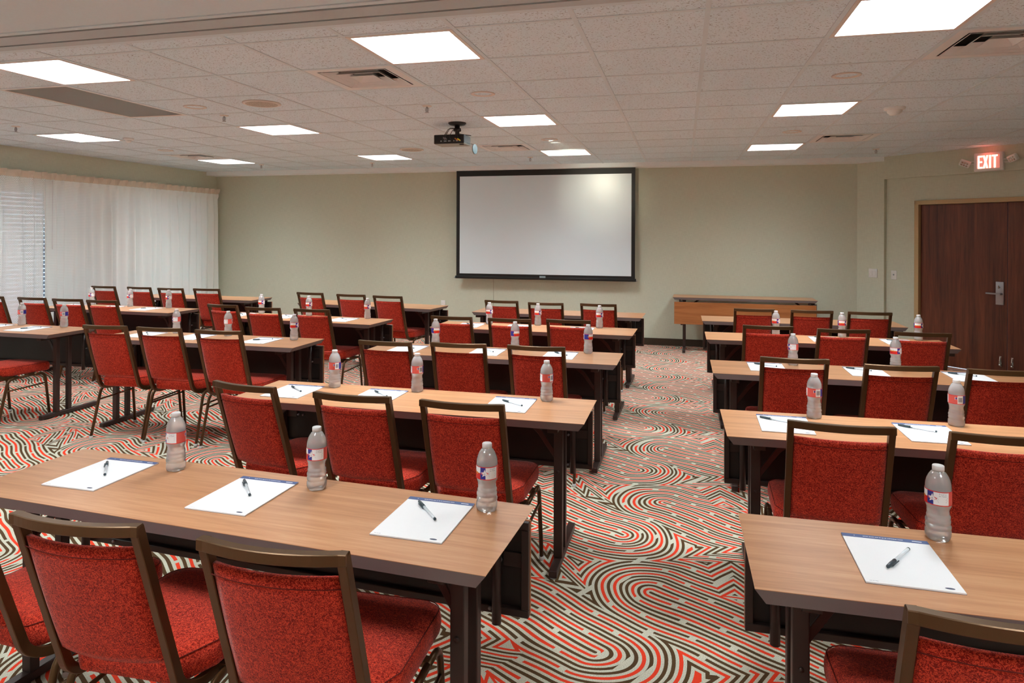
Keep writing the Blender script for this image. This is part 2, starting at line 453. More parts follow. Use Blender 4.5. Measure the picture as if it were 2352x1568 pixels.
# ceiling: tiles with openings, plaster band and the neighbouring half of the room
LIGHTS = [(c, r) for r in (0, 4, 8) for c in (-10, -6, -2, 2)]
VENTS = [(-3, 1), (3, 1), (-3, 7), (3, 7), (-10, 7)]
GRILLE = [(-7, 1), (-7, 2)]
holes = set(LIGHTS) | set(VENTS) | set(GRILLE)
TY0 = 3.05
cm = MB(); i_lo = -12; i_hi = 8
for j in range(-1, 11):
    for i in range(i_lo, i_hi):
        x0, y0 = cellxy(i, j); x1, y1 = x0 + S, y0 + S
        y0 = max(y0, TY0); x0 = max(x0, LX - .1); y1 = min(y1, SF + .05); x1 = min(x1, RX + .1)
        if x1 <= x0 or y1 <= y0 or (i, j) in holes: continue
        cm.raw([(x0, y0, CZ), (x1, y0, CZ), (x1, y1, CZ), (x0, y1, CZ)], [(3, 2, 1, 0)])
struct(cm.obj('ceiling', MAT['tile']))
gm = MB()
for i in range(i_lo + 1, i_hi):
    x, _ = cellxy(i, 0)
    if LX < x < RX: gm.box(x - .012, x + .012, TY0, SF, CZ - .004, CZ + .02)
for j in range(0, 11):
    _, y = cellxy(0, j)
    gx0, gx1 = cellxy(-7, 0)[0], cellxy(-6, 0)[0]
    if j == 2: gm.box(LX, gx0, y - .012, y + .012, CZ - .0035, CZ + .02).box(gx1, RX, y - .012, y + .012, CZ - .0035, CZ + .02)
    elif y < SF: gm.box(LX, RX, y - .012, y + .012, CZ - .0035, CZ + .02)
gm.box(LX, LX + .02, TY0, SF, CZ - .004, CZ)
struct(gm.obj('trim_3', MAT['grid']))
struct(MB().box(LX - .1, RX + .1, 2.99, TY0, CZ - .006, CZ + .1).obj('trim_4', MAT['drywall']))
tk = MB().box(LX, RX, 2.925, 2.99, CZ - .014, CZ + .1).box(LX, RX, 2.785, 2.905, CZ - .014, CZ + .1).box(LX, RX, 2.905, 2.925, CZ + .03, CZ + .1, mi=1).box(LX, RX, 2.775, 2.785, CZ, CZ + .1, mi=1).box(LX, RX, 2.74, 2.775, CZ - .010, CZ + .1, mi=2)
struct(tk.obj('trim_5', [MAT['track'], MAT['slot'], MAT['drywall']]))
struct(MB().box(LX - .1, RX + .1, FY, 2.74, CZ - .004, CZ + .1).obj('ceiling_front', MAT['drywall']))
struct(MB().box(LX - .3, RX + .3, FY - .3, BY + .3, CZ + .30, CZ + .34).obj('slab', MAT['duct']))

# ------------------------------------------------------------------ ceiling fittings
COLN = {-10: 'nearest the curtain wall', -6: 'second from the curtain wall', -2: 'third from the curtain wall', 2: 'farthest from the curtain wall'}
ROWN = {0: 'row nearest the partition track', 4: 'middle row', 8: 'row nearest the projection screen'}
fr = MB()
h = S / 2 - .012
def ring(mb, a, b, z0, z1, mi=0):
    mb.box(-a, a, -a, -b, z0, z1, mi=mi); mb.box(-a, a, b, a, z0, z1, mi=mi)
    mb.box(-a, -b, -b, b, z0, z1, mi=mi); mb.box(b, a, -b, b, z0, z1, mi=mi)
ring(fr, h, h - .022, -.006, .03)
frame_me = fr.mesh('frame', [MAT['white_metal']])
diff_me = MB().box(-(h - .022), h - .022, -(h - .022), h - .022, 0.002, 0.008).mesh('diffuser', [MAT['panel_light']])
hous_me = MB().box(-h, h, -h, h, .03, .10).mesh('housing', [MAT['white_metal']])
def part(name, me, parent, loc=None, rot=None):
    o = bpy.data.objects.new(name, me); COL.objects.link(o); o.parent = parent
    if loc: o.location = loc
    if rot: o.rotation_euler = rot
    return o
def light_at(x, y, label, group='square light panels in the ceiling'):
    t = thing('ceiling_light_panel', label, 'ceiling light', (x, y, CZ), 0, group)
    part('frame', frame_me, t); part('diffuser', diff_me, t); part('housing', hous_me, t)
for (c, r) in LIGHTS:
    x, y = cellxy(c, r)
    light_at(x + S / 2, y + S / 2, 'glowing square ceiling panel, %s, %s' % (COLN[c], ROWN[r]))
BACK_FILL = {(-4.6, .70): 'added unseen light panel behind the viewer, curtain side, nearer row', (-1.6, .70): 'added unseen light panel overhead of the viewer, middle, nearer row', (1.4, .70): 'added unseen light panel overhead of the viewer, door side, nearer row',
        (-4.6, -1.9): 'added unseen light panel behind the viewer, curtain side, farther row', (-1.6, -1.9): 'added unseen light panel behind the viewer, middle, farther row', (1.4, -1.9): 'added unseen light panel behind the viewer, door side, farther row'}
hb = MB().box(-h, h, -h, h, .03, .057).mesh('housing', [MAT['white_metal']])
for (x, y), lb in BACK_FILL.items():                            # unseen panels added in the other half to brighten the near tables
    t = thing('ceiling_light_panel', lb, 'ceiling light', (x, y, CZ - .06), 0, 'added light panels of the unseen half')
    part('frame', frame_me, t); part('diffuser', diff_me, t); part('housing', hb, t)

def make_vent():
    t = bpy.data.objects.new('air_vent', None); COL.objects.link(t)
    a = S / 2 - .012
    pan = MB(); ring(pan, a, .235, -.003, .004)
    # sloping throat walls
    z = .10
    q0, q1 = .235, .20
    pan.raw([(-q0, -q0, 0), (q0, -q0, 0), (q0, q0, 0), (-q0, q0, 0), (-q1, -q1, z), (q1, -q1, z), (q1, q1, z), (-q1, q1, z)],
            [(0, 1, 5, 4), (1, 2, 6, 5), (2, 3, 7, 6), (3, 0, 4, 7)])
    pan.mi[-4:] = [1] * 4
    pan.obj('frame', [MAT['vent_metal'], MAT['duct']], t)
    MB().box(-.20, .20, -.20, .20, .10, .12).obj('duct', MAT['duct'], t)
    for q in (.220, .152, .086):
        m = MB(); p = q - .045
        m.raw([(-q, -q, -.004), (q, -q, -.004), (q, q, -.004), (-q, q, -.004), (-p, -p, .034), (p, -p, .034), (p, p, .034), (-p, p, .034)],
              [(0, 1, 5, 4), (1, 2, 6, 5), (2, 3, 7, 6), (3, 0, 4, 7)])
        g = q + .006
        m.raw([(-g, -g, -.004), (g, -g, -.004), (g, g, -.004), (-g, g, -.004), (-q, -q, -.004), (q, -q, -.004), (q, q, -.004), (-q, q, -.004)],
              [(0, 4, 5, 1), (1, 5, 6, 2), (2, 6, 7, 3), (3, 7, 4, 0)])
        m.obj('louvre', MAT['vent_metal'], t)
    MB().box(-.03, .03, -.03, .03, .028, .034).obj('centre_plate', MAT['vent_metal'], t)
    return t
v0 = make_vent()
VL = {(-3, 1): 'square louvred vent behind the third light of the near row', (3, 1): 'square louvred vent beside the ceiling panel above the door-side tables',
      (-3, 7): 'square louvred vent in front of the screen beside the projector', (3, 7): 'square louvred vent near the exit sign corner', (-10, 7): 'square louvred vent close to the curtain wall by the far panel'}
for k, c in enumerate(VENTS):
    v = v0 if k == 0 else copy_tree(v0)
    x, y = cellxy(*c); v.location = (x + S / 2, y + S / 2, CZ); tag(v, VL[c], 'air vent', 'square ceiling air vents')
x, y = cellxy(-7, 1)
t = thing('return_air_grille', 'long dark slatted return grille below the panel near the curtain wall', 'air grille', (x + S / 2, y + S, CZ))
g = MB(); a, b = S / 2 - .012, S - .012
g.box(-a, -a + .022, -b, b, -.003, .01); g.box(a - .022, a, -b, b, -.003, .01); g.box(-a + .022, a - .022, -b, -b + .022, -.003, .01); g.box(-a + .022, a - .022, b - .022, b, -.003, .01)
g.obj('frame', MAT['white_metal'], t)
g = MB(); n = 92
for k in range(n):
    yy = -b + .026 + (2 * b - .052) * k / (n - 1)
    g.raw([(-a + .022, yy - .001, .0), (a - .022, yy - .001, .0), (a - .022, yy + .005, .012), (-a + .022, yy + .005, .012)], [(0, 1, 2, 3)])
g.obj('slats', plain('grille_slats', srgb(236, 240, 240), 0.5), t)
MB().box(-a, a, -b, b, .05, .07).obj('duct', MAT['duct'], t)

def can(x, y, label):
    t = thing('recessed_downlight', label, 'downlight', (x, y, CZ), 0, 'recessed downlights switched off')
    MB().lathe([(.088, .0), (.090, -.005), (.072, -.007), (.066, -.002), (.05, .03)], 28, cap0=False, cap1=False).obj('trim_ring', MAT['white_metal'], t)
    MB().lathe([(.05, .030), (.0005, .032)], 24, cap0=False).obj('reflector', MAT['vent_metal'], t)
    return t
can(-1.42, 4.76, 'round white downlight between the two nearer middle panels')
can(-3.84, 4.72, 'round white downlight beside the end of the return grille')
can(1.01, 4.74, 'round white downlight between the two nearer door-side panels')
CAN = can(-1.40, 7.21, 'round white downlight between the projector vent and middle panels')
l_ = bpy.data.lights.new('screen_glow_spot', 'SPOT'); l_.energy = 26; l_.color = (1.0, .96, .74); l_.spot_size = R(34); l_.spot_blend = 1.0; l_.shadow_soft_size = .04  # spot added at this can to make the bright patch on the screen
lo = bpy.data.objects.new('glow_lamp', l_); COL.objects.link(lo); lo.parent = CAN; lo.location = (0, .02, -.03)
lo.rotation_euler = (Vector((-1.17 + 1.40, 9.86 - 7.21, 2.24 - CZ))).to_track_quat('-Z', 'Y').to_euler()
can(1.04, 7.19, 'round white downlight between the two farther door-side panels')
can(-6.2, 7.1, 'round white downlight near the vent by the curtain wall')

def speaker(x, y, label):
    t = thing('ceiling_speaker', label, 'speaker', (x, y, CZ), 0, 'round ceiling speakers')
    MB().lathe([(.145, 0), (.147, -.006), (.13, -.012), (.122, -.010)], 32, cap0=False, cap1=False).obj('trim_ring', MAT['white_metal'], t)
    g = NT('speaker_mesh'); vo = g.n.new('ShaderNodeTexVoronoi'); vo.inputs['Scale'].default_value = 190; g.put(vo.inputs['Vector'], g.coord())
    g.set(g.ramp(vo.outputs[0], [(0.25, srgb(110, 98, 86)), (0.5, srgb(196, 184, 170))]), 0.6)
    MB().lathe([(.123, -.0098), (.06, -.0125), (.0005, -.013)], 32, cap0=False).obj('grille', g.m, t)
speaker(-3.22, 4.71, 'round ceiling speaker near the return grille')
speaker(-3.19, 7.69, 'round ceiling speaker behind the projector panel row')

def sprinkler(x, y, label):
    t = thing('fire_sprinkler', label, 'sprinkler', (x, y, CZ), 0, 'pendent fire sprinklers')
    MB().lathe([(.038, 0), (.036, -.006), (.014, -.009)], 20, cap0=False, cap1=True).obj('escutcheon', MAT['white_metal'], t)
    b = MB().lathe([(.007, -.009), (.008, -.022), (.005, -.024), (.005, -.045)], 12)
    b.sweep([(.012, 0, -.018), (.014, 0, -.035), (.004, 0, -.052)], .004, .004, (0, 1, 0)); b.sweep([(-.012, 0, -.018), (-.014, 0, -.035), (-.004, 0, -.052)], .004, .004, (0, 1, 0))
    b.obj('frame_arms', MAT['steel'], t)
    MB().lathe([(.0005, -.050), (.017, -.052), (.017, -.054), (.0005, -.0545)], 16).obj('deflector', MAT['steel'], t)
for x, y, l in ((-1.99, 5.11, 'small pendent sprinkler in front of the projector'), (-3.87, 5.12, 'small pendent sprinkler behind the return grille end'),
                (-6.24, 5.19, 'small pendent sprinkler close to the curtain wall in front of middle panel'), (-1.97, 8.81, 'small pendent sprinkler above the top of the screen'),
                (2.21, 8.85, 'small pendent sprinkler near the soffit end by the exit sign'), (-6.08, 8.89, 'small pendent sprinkler near the curtain corner'), (-4.35, 9.02, 'small pendent sprinkler between the far corner and the screen')):
    sprinkler(x, y, l)
t = thing('smoke_detector', 'round white smoke detector between door-side panels and the exit sign', 'smoke detector', (1.64, 6.03, CZ))
MB().lathe([(.078, 0), (.078, -.014), (.066, -.022)], 28, cap0=False).obj('base', MAT['white_plastic'], t)
MB().lathe([(.056, -.022), (.054, -.040), (.040, -.050), (.038, -.058), (.0005, -.060)], 28, cap0=False).obj('sensor_head', MAT['white_plastic'], t)
t = thing('motion_sensor', 'small white ceiling sensor at the end of a panel by the curtains', 'sensor', (-5.82, 6.12, CZ))
MB().lathe([(.055, 0), (.055, -.012), (.045, -.020)], 24, cap0=False).obj('base', MAT['white_plastic'], t)
MB().lathe([(.03, -.02), (.028, -.035), (.016, -.045), (.0005, -.048)], 20, cap0=False).obj('lens', MAT['white_plastic'], t)

# ------------------------------------------------------------------ projector
t = thing('projector', 'black and grey projector hanging from the ceiling on a round mount', 'projector', (-2.02, 5.95, CZ))
MB().lathe([(.082, 0), (.082, -.008), (.070, -.020), (.026, -.026)], 32, cap0=False).obj('mount_plate', MAT['black_plastic'], t)
st = MB().lathe([(.024, -.02), (.024, -.05), (.034, -.052), (.036, -.078), (.020, -.082), (.018, -.115)], 20)
st.sweep([(-.10, .10, -.108), (0, .02, -.098)], .016, .006); st.sweep([(.10, .10, -.108), (0, .02, -.098)], .016, .006); st.sweep([(0, .17, -.108), (0, .02, -.098)], .016, .006)
st.obj('mount_arm', MAT['black_plastic'], t)
bz0, bz1 = -.192, -.104; bx0, bx1 = -.226, .067
MB().box(bx0 + .004, bx1 - .004, .0, .21, bz0 + .012, bz1, .005, seg=2).obj('casing', MAT['grey_plastic'], t)
MB().box(bx0, bx1 - .002, -.004, .012, bz0 + .004, bz1 - .002, .004, seg=2).obj('rear_panel', MAT['black_plastic'], t)
MB().box(bx0 + .002, bx1 - .002, .002, .206, bz0, bz0 + .012, .003).obj('cover_plate', plain('pale_grey_plastic', srgb(150, 150, 140), .5), t)
MB().lathe([(.022, bz0 - .006), (.022, bz0 + .004)], 16, .03, .04).obj('foot', MAT['black_plastic'], t)
m = MB()
for xx, ww in ((-.155, .014), (-.115, .026), (-.075, .026), (-.03, .010), (.0, .024), (.028, .012)):
    m.box(xx - ww / 2, xx + ww / 2, -.008, -.004, -.170, -.160, .001)
m.obj('sockets', MAT['steel'], t)
m = MB()
for (sx, ex, dz) in ((-.115, -.02, .02), (-.10, .0, .03), (-.06, .01, .01), (.0, .01, .02), (.02, .0, .025)):
    m.sweep([(sx, -.012, -.150), (sx, -.05, -.13), ((sx + ex) / 2, -.055, -.085 + dz), (ex, -.02, -.055), (ex * .3, .0, -.05)], .006, .006, sides=6)
m.obj('cables', MAT['black_plastic'], t)
m = MB()
for xx in (-.115, -.10): m.sweep([(xx, -.012, -.150), (xx - .006, -.035, -.136)], .012, .012, sides=8)
m.obj('plug', MAT['steel'], t)
MB().sweep([(.03, -.006, -.163), (.012, -.032, -.150)], .012, .012, sides=8).obj('plug', MAT['yellow_plug'], t)
MB().sweep([(.008, -.006, -.163), (-.012, -.032, -.146)], .010, .010, sides=8).obj('plug', MAT['orange_plug'], t)
cp = MB().lathe([(.0005, 0), (.044, 0), (.047, .004), (.047, .010), (.043, .013), (.0005, .013)], 28, cap0=False, cap1=False).obj('lens_cap', plain('lens_cap', srgb(104, 120, 124), .45), t)
cp.location = (.145, .06, -.240); cp.rotation_euler = (R(90), 0, R(81))
MB().sweep([(.055, .10, -.17), (.10, .085, -.185), (.14, .063, -.197)], .002, .002, sides=5).obj('cord', MAT['black_plastic'], t)

# ------------------------------------------------------------------ projection screen
t = thing('projection_screen', 'white pull-down screen with black border hanging on the far wall', 'projection screen', (-2.01, 9.86, 0))
x0, x1, zt, zb = -1.345, 1.345, 2.56, .955
bd = MB(); iw0, iw1, iz1, iz0 = -1.292, 1.292, 2.462, .990
bd.box(x0, iw0, -.001, .001, zb, zt); bd.box(iw1, x1, -.001, .001, zb, zt); bd.box(iw0, iw1, -.001, .001, iz1, zt); bd.box(iw0, iw1, -.001, .001, zb, iz0)
bd.obj('border', MAT['screen_black'], t)
MB().box(iw0, iw1, -.0008, .0008, iz0, iz1).obj('viewing_surface', MAT['screen_white'], t)
MB().box(x0 - .015, x1 + .015, -.014, .014, zb - .042, zb, .006, seg=2).obj('weight_bar', MAT['screen_black'], t)
MB().box(-.045, .045, -.018, -.012, zb - .012, zb + .016, .002).obj('badge', plain('badge', srgb(150, 168, 176), .4), t)
MB().lathe([(.008, 0), (.010, .01), (.006, .02)], 10).obj('end_knob', MAT['steel'], t).matrix_local = Matrix.Translation((x1 + .014, 0, zb - .03)) @ Matrix.Rotation(R(90), 4, 'Y')
MB().lathe([(.008, 0), (.010, .01), (.006, .02)], 10).obj('end_knob', MAT['steel'], t).matrix_local = Matrix.Translation((x0 - .014, 0, zb - .03)) @ Matrix.Rotation(R(-90), 4, 'Y')

# ------------------------------------------------------------------ doors in the diagonal recess
d = MB(); fw = .052
d.box(D0, D0 + fw, REC - .022, .19, 0, DT, .003); d.box(D1 - fw, D1, REC - .022, .19, 0, DT, .003); d.box(D0, D1, REC - .022, .19, DT - fw, DT, .003)
d.box(D0 + fw, D0 + fw + .016, REC + .075, .17, 0, DT - fw); d.box(D1 - fw - .016, D1 - fw, REC + .075, .17, 0, DT - fw); d.box(D0 + fw, D1 - fw, REC + .075, .17, DT - fw - .012, DT - fw)
fo = onto_diag(struct(d.obj('trim_6', MAT['door_frame'])))
LY = REC + .028                                            # face of the leaves
for k, (a, b) in enumerate(((D0 + fw + .004, 1.741), (1.746, D1 - fw - .004))):
    lf = onto_diag(struct(MB().box(a, b, LY, LY + .044, .008, DT - fw - .004, .002).obj('door_%d' % (k + 1), MAT['door_wood'])))
    bm_ = MB()
    bx = 1.676 if k == 0 else 1.795
    bm_.box(bx - .012, bx + .012, LY - .006, LY, .10, .215, .002); bm_.sweep([(bx, LY - .012, .205), (bx, LY - .020, .16), (bx - .004, LY - .012, .125)], .012, .010, (0, 1, 0)); bm_.lathe([(.014, .108), (.014, .125)], 12, bx, LY - .014)
    bm_.obj('floor_bolt', MAT['chrome'], lf)
    if k == 0:
        lk = MB().box(1.629, 1.712, LY - .012, LY, .80, 1.062, .003, seg=2).obj('lock_plate', MAT['steel'], lf)
        m = MB().sweep([(1.690, LY - .012, .925), (1.690, LY - .055, .925)], .022, .022, sides=12); m.sweep(fillet([(1.690, LY - .050, .925), (1.56, LY - .050, .927), (1.545, LY - .046, .927)], .01), .012, .018)
        m.obj('lever_handle', MAT['steel'], lk)
        m = MB().sweep([(1.668, LY - .012, 1.0), (1.668, LY - .024, 1.0)], .020, .020, sides=12); m.box(1.661, 1.672, LY - .030, LY - .022, .985, 1.02, .002)
        m.obj('thumb_turn', MAT['chrome'], lk)

# switches, outlet
t = thing('light_switch', 'double rocker light switch plate on the diagonal wall pier', 'light switch')
t.matrix_world = diag @ Matrix.Translation((.224, 0, 1.091))
MB().box(-.058, .058, -.007, 0, -.058, .058, .003, seg=2).obj('cover_plate', MAT['white_plastic'], t)
for xx in (-.023, .023): MB().box(xx - .0165, xx + .0165, -.011, -.006, -.033, .033, .002).obj('rocker', MAT['white_plastic'], t)
t = thing('light_switch', 'narrow single toggle switch plate beside the door frame', 'light switch')
t.matrix_world = diag @ Matrix.Translation((.472, REC, 1.077))
MB().box(-.036, .036, -.007, 0, -.058, .058, .003, seg=2).obj('cover_plate', MAT['white_plastic'], t)
MB().box(-.0055, .0055, -.018, -.006, -.004, .014, .001).obj('toggle', MAT['grey_plastic'], t)
t = thing('power_outlet', 'small white outlet plate low on the screen wall', 'outlet', (-3.615, BY, .50))
MB().box(-.036, .036, -.007, 0, -.058, .058, .003, seg=2).obj('cover_plate', MAT['white_plastic'], t)
for zz in (-.02, .02): MB().box(-.016, .016, -.010, -.006, zz - .013, zz + .013, .002).obj('socket', MAT['white_plastic'], t)

# exit sign with two emergency lamp heads
t = thing('exit_sign', 'lit red EXIT sign with twin emergency lamps above the double doors', 'exit sign')
t.matrix_world = diag @ Matrix.Translation((1.60, 0, 2.430))
MB().box(-.150, .150, -.050, -.001, -.106, .106, .010, seg=3).obj('housing', MAT['white_plastic'], t)
MB().box(-.118, .118, -.0515, -.0495, -.078, .078).obj('stencil_plate', MAT['exit_glow'], t)
lt = MB()
def slab(pts, mb=lt):
    n = len(pts); vs = [(x, -.0545, z) for x, z in pts] + [(x, -.051, z) for x, z in pts]
    mb.raw(vs, [tuple(range(n)), tuple(range(2 * n - 1, n - 1, -1))] + [(i, i + n, (i + 1) % n + n, (i + 1) % n) for i in range(n)])
H = .072; w_ = .016
def rect(x0, x1, z0, z1): slab([(x0, z0), (x1, z0), (x1, z1), (x0, z1)])
rect(-.105, -.105 + w_, -H, H); rect(-.105 + w_, -.058, H - w_, H); rect(-.105 + w_, -.060, -w_ / 2, w_ / 2); rect(-.105 + w_, -.058, -H, -H + w_)
slab([(-.052, -H), (-.034, -H), (-.0255, -.022), (-.017, -H), (.001, -H), (-.016, 0), (.001, H), (-.017, H), (-.0255, .022), (-.034, H), (-.052, H), (-.035, 0)])
rect(.012, .012 + w_ + .002, -H, H)
rect(.040, .098, H - w_, H); rect(.060, .060 + w_ + .002, -H, H - w_)
lt.obj('letters', MAT['exit_red'], t)
for sx, name in ((-1, 0), (1, 1)):
    hd = MB().box(-.055, .055, -.022, .022, -.038, .038, .012, seg=3).obj('lamp_head', MAT['white_plastic'], t)
    hd.matrix_local = Matrix.Translation((sx * .245, -.045, .0 if sx < 0 else .02)) @ Matrix.Rotation(R(-22 * sx), 4, 'Z') @ Matrix.Rotation(R(25 if sx < 0 else -14), 4, 'Y') @ Matrix.Rotation(R(25), 4, 'X')
    m = MB()
    for a in (-.027, .0, .027):
        for b in (-.016, .012): m.lathe([(.010, -.024), (.009, -.021)], 10, 0, 0) if False else m.box(a - .009, a + .009, -.0245, -.0215, b - .009, b + .009, .003)
    m.obj('lamp_lens', MAT['chrome'], hd)
    MB().box(min(sx * .148, sx * .20), max(sx * .148, sx * .20), -.035, -.025, -.022, -.012).box(min(sx * .148, sx * .20), max(sx * .148, sx * .20), -.035, -.025, .012, .022).obj('lamp_bracket', MAT['white_plastic'], t)
l_ = bpy.data.lights.new('exit_lamp', 'POINT'); l_.energy = 0.10; l_.color = (1, .12, .08); l_.shadow_soft_size = .05
lo = bpy.data.objects.new('glow_lamp', l_); COL.objects.link(lo); lo.parent = t; lo.location = (0, -.10, .09)

# ------------------------------------------------------------------ curtains
def curtain(y0, y1, label, pitch, mat, seed, wand_y):
    rnd = random.Random(seed)
    t = thing('curtain', label, 'curtain', (LX, 0, 0), 0, 'net curtains along the window')
    zt, zh, zb = 2.325, 2.235, .03; off = .062 if wand_y > 6.7 else .084
    n = int((y1 - y0) / pitch); ys = []
    per = 10; N = n * per; amp = [rnd.uniform(.026, .048) * (1 if wand_y > 6.7 else .75) for _ in range(n + 1)]; dr = [rnd.uniform(-.05, .05) for _ in range(n + 1)]
    zs = [zh + .01, zh - .03, zh - .08, zh - .18, 1.8, 1.5, 1.2, .9, .6, .3, zb]
    vs, fs, uv = [], [], []
    for zi, z in enumerate(zs):
        for k in range(N + 1):
            c = k / per; i = min(int(c), n - 1); ph = c - i
            yy = y0 + (y1 - y0) * k / N
            d = (zh - z); full = min(1.0, .35 + d * 1.6)
            am = (amp[i] * (1 - ph) + amp[i + 1] * ph) * full
            fold = (lambda q: 2 * ((1 + q) / 2) ** 1.6 - 1)(math.cos(2 * PI * c + .5 * math.sin(c * 2.3)) ) if False else math.cos(2 * PI * c + 1.1 * math.sin(c * 2.1 + seed) + .8 * math.sin(c * 1.7 + seed) * d * .5)
            xx = off + am * fold + .008 * math.sin(c * 5 + z * 2)
            sway = (dr[i] * (1 - ph) + dr[i + 1] * ph) * d * .6 * math.sin(PI * k / N)
            if d < .05: xx = off + .030 * max(0, math.cos(2 * PI * c)) ** 3
            vs.append((xx, yy + sway, z)); uv.append((yy * 1.35, z))
    for zi in range(len(zs) - 1):
        for k in range(N):
            a = zi * (N + 1) + k; fs.append((a, a + 1, a + N + 2, a + N + 1))
    mb = MB(); mb.raw(vs, fs, 0, True); o = mb.obj('drape', mat, t)
    ul = o.data.uv_layers.new(name='weave')
    for lp in o.data.loops: ul.data[lp.index].uv = uv[lp.vertex_index]
    # pinch-pleated header
    vs, fs = [], []
    for z in (zt, zt - .045, zh, zh - .012):
        for k in range(N + 1):
            c = k / per; ph = c - int(c)
            pk = max(0.0, 1 - min(ph, 1 - ph) / .16)
            open_ = {zt: 1.0, zt - .045: .8, zh: .25, zh - .012: .15}[z]
            vs.append((off + .006 + .055 * pk * open_ - .012 * math.sin(PI * ph) * (1 - open_), y0 + (y1 - y0) * k / N, z + (.004 * math.cos(2 * PI * c) if z == zt else 0)))
    for zi in range(3):
        for k in range(N):
            a = zi * (N + 1) + k; fs.append((a, a + 1, a + N + 2, a + N + 1))
    MB().raw(vs, fs, 0, False).obj('pleated_header', MAT['curtain_header'], t)
    if wand_y:
        MB().lathe([(.005, 1.38), (.004, 1.45), (.004, 2.20), (.006, 2.23)], 8, off + .065, wand_y).obj('pull_wand', MAT['white_plastic'], t)
    return t
curtain(6.702, 9.93, 'long white net curtain hanging from centre gap to the back corner', .140, MAT['curtain'], 3, 6.78)
curtain(3.6, 6.698, 'more open white net curtain at the photo edge with dark window showing through', .165, MAT['curtain_net'], 8, 6.66)
t = thing('curtain_rail', 'slim white rail behind the curtain headers above the window', 'curtain rail', (LX, 0, 0))
MB().box(.0, .035, 3.6, 9.93, 2.290, 2.312, .003).obj('track', MAT['white_metal'], t)

# ------------------------------------------------------------------ training tables
TW, TD, TH = 1.829, 0.457, 0.737
def make_table(ins_l, ins_r):
    """local origin: floor under the centre of the far (panel side) edge line; +y to the screen"""
    t = bpy.data.objects.new('training_table', None); COL.objects.link(t)
    a, e, z1, z0 = TW / 2, .026, TH, TH - .034
    top = MB()
    top.raw([(-a, -TD, z1), (a, -TD, z1), (a, 0, z1), (-a, 0, z1), (-a, -TD, z1 - .0015), (a, -TD, z1 - .0015), (a, 0, z1 - .0015), (-a, 0, z1 - .0015)],
            [(0, 1, 2, 3), (0, 4, 5, 1), (1, 5, 6, 2), (2, 6, 7, 3), (3, 7, 4, 0), (7, 6, 5, 4)])
    top.obj('tabletop', MAT['table_wood'], t)
    b = MB(); b.raw([(-a, -TD, z1 - .0015), (a, -TD, z1 - .0015), (a, 0, z1 - .0015), (-a, 0, z1 - .0015), (-a + e, -TD + .001, z0), (a - e, -TD + .001, z0), (a - e, -.001, z0), (-a + e, -.001, z0)],
                    [(0, 4, 5, 1), (1, 5, 6, 2), (2, 6, 7, 3), (3, 7, 4, 0), (7, 6, 5, 4), (0, 1, 2, 3)])
    b.obj('edge_band', MAT['edge_band'], t)
    # modesty panel hung from the far edge
    pz1, pz0 = .677, .378; pa = a - .022
    p = MB().box(-pa, pa, .026, .038, pz0, pz1, .002).obj('modesty_panel', MAT['panel_wood'], t)
    f = MB().box(-pa + .003, pa - .003, .0225, .0262, pz0 + .003, pz1 - .003)
    f.obj('inner_face', MAT['black_panel'], p)
    f = MB(); q = .024
    f.box(-pa, pa, .004, .0225, pz0, pz0 + q, .002); f.box(-pa, pa, .004, .0225, pz1 - q, pz1, .002)
    f.box(-pa, -pa + q, .004, .0225, pz0 + q, pz1 - q, .002); f.box(pa - q, pa, .004, .0225, pz0 + q, pz1 - q, .002)
    f.obj('panel_frame', MAT['dark_metal'], p)
    for sx in (-1, 1):
        m = MB().box(min(sx * (pa - q), sx * (pa - .085)), max(sx * (pa - q), sx * (pa - .085)), .014, .0225, .53, .575, .001)
        m.obj('hinge_bracket', MAT['dark_metal'], p)
        m = MB()
        for dx, za in ((.095, .545), (.125, .545), (.125, .395)):
            MB().sweep([(sx * (pa - dx), .0225 if za > .5 else .004, za), (sx * (pa - dx), .008 if za > .5 else -.004, za)], .011, .011, sides=10).obj('bolt', MAT['steel'], p)
        MB().box(sx * (pa - .075) - .012, sx * (pa - .075) + .012, .004, .026, .65, .71, .001).obj('hanger_tab', MAT['dark_metal'], p)
        # end frame: two posts on a floor bar
        x = sx * (a - (ins_l if sx < 0 else ins_r))
        for yy, ww in ((-.255, .042), (-.137, .034)):
            MB().box(x - ww / 2, x + ww / 2, yy - .018, yy + .018, .038, z0, .003).obj('leg', MAT['dark_metal'], t)
        MB().box(x - .019, x + .019, -.405, .145, .006, .040, .003).obj('foot', MAT['dark_metal'], t)
        m = MB()
        for yy in (-.385, .125): m.lathe([(.016, 0), (.016, .004), (.008, .007)], 12, x, yy)
        m.obj('leveller', MAT['glide'], t)
        MB().box(x - .024, x + .024, -.42, -.03, z0 - .028, z0 - .0005, .002).obj('top_bracket', MAT['dark_metal'], t)
        MB().sweep([(x, -.255, .50), (x - sx * .10, -.22, .62), (x - sx * .20, -.20, z0 - .004)], .024, .008, (0, 1, 0)).obj('brace', MAT['dark_metal'], t)
        MB().sweep([(x + sx * .03, -.015, .36), (x + sx * .03, -.015, .690)], .030, .030, sides=12).obj('pivot_tube', MAT['dark_metal'], t)
        MB().sweep([(x, -.277, .45), (x, -.272, .45)], .014, .014, sides=10).obj('bolt', MAT['dark_metal'], t)
    return t
COLNAME = {'M': 'middle column', 'R': 'door-side column', 'L': 'column second from curtains', 'K': 'column beside curtains'}
ORD = {1: 'first', 2: 'second', 3: 'third', 4: 'fourth', 5: 'fifth'}
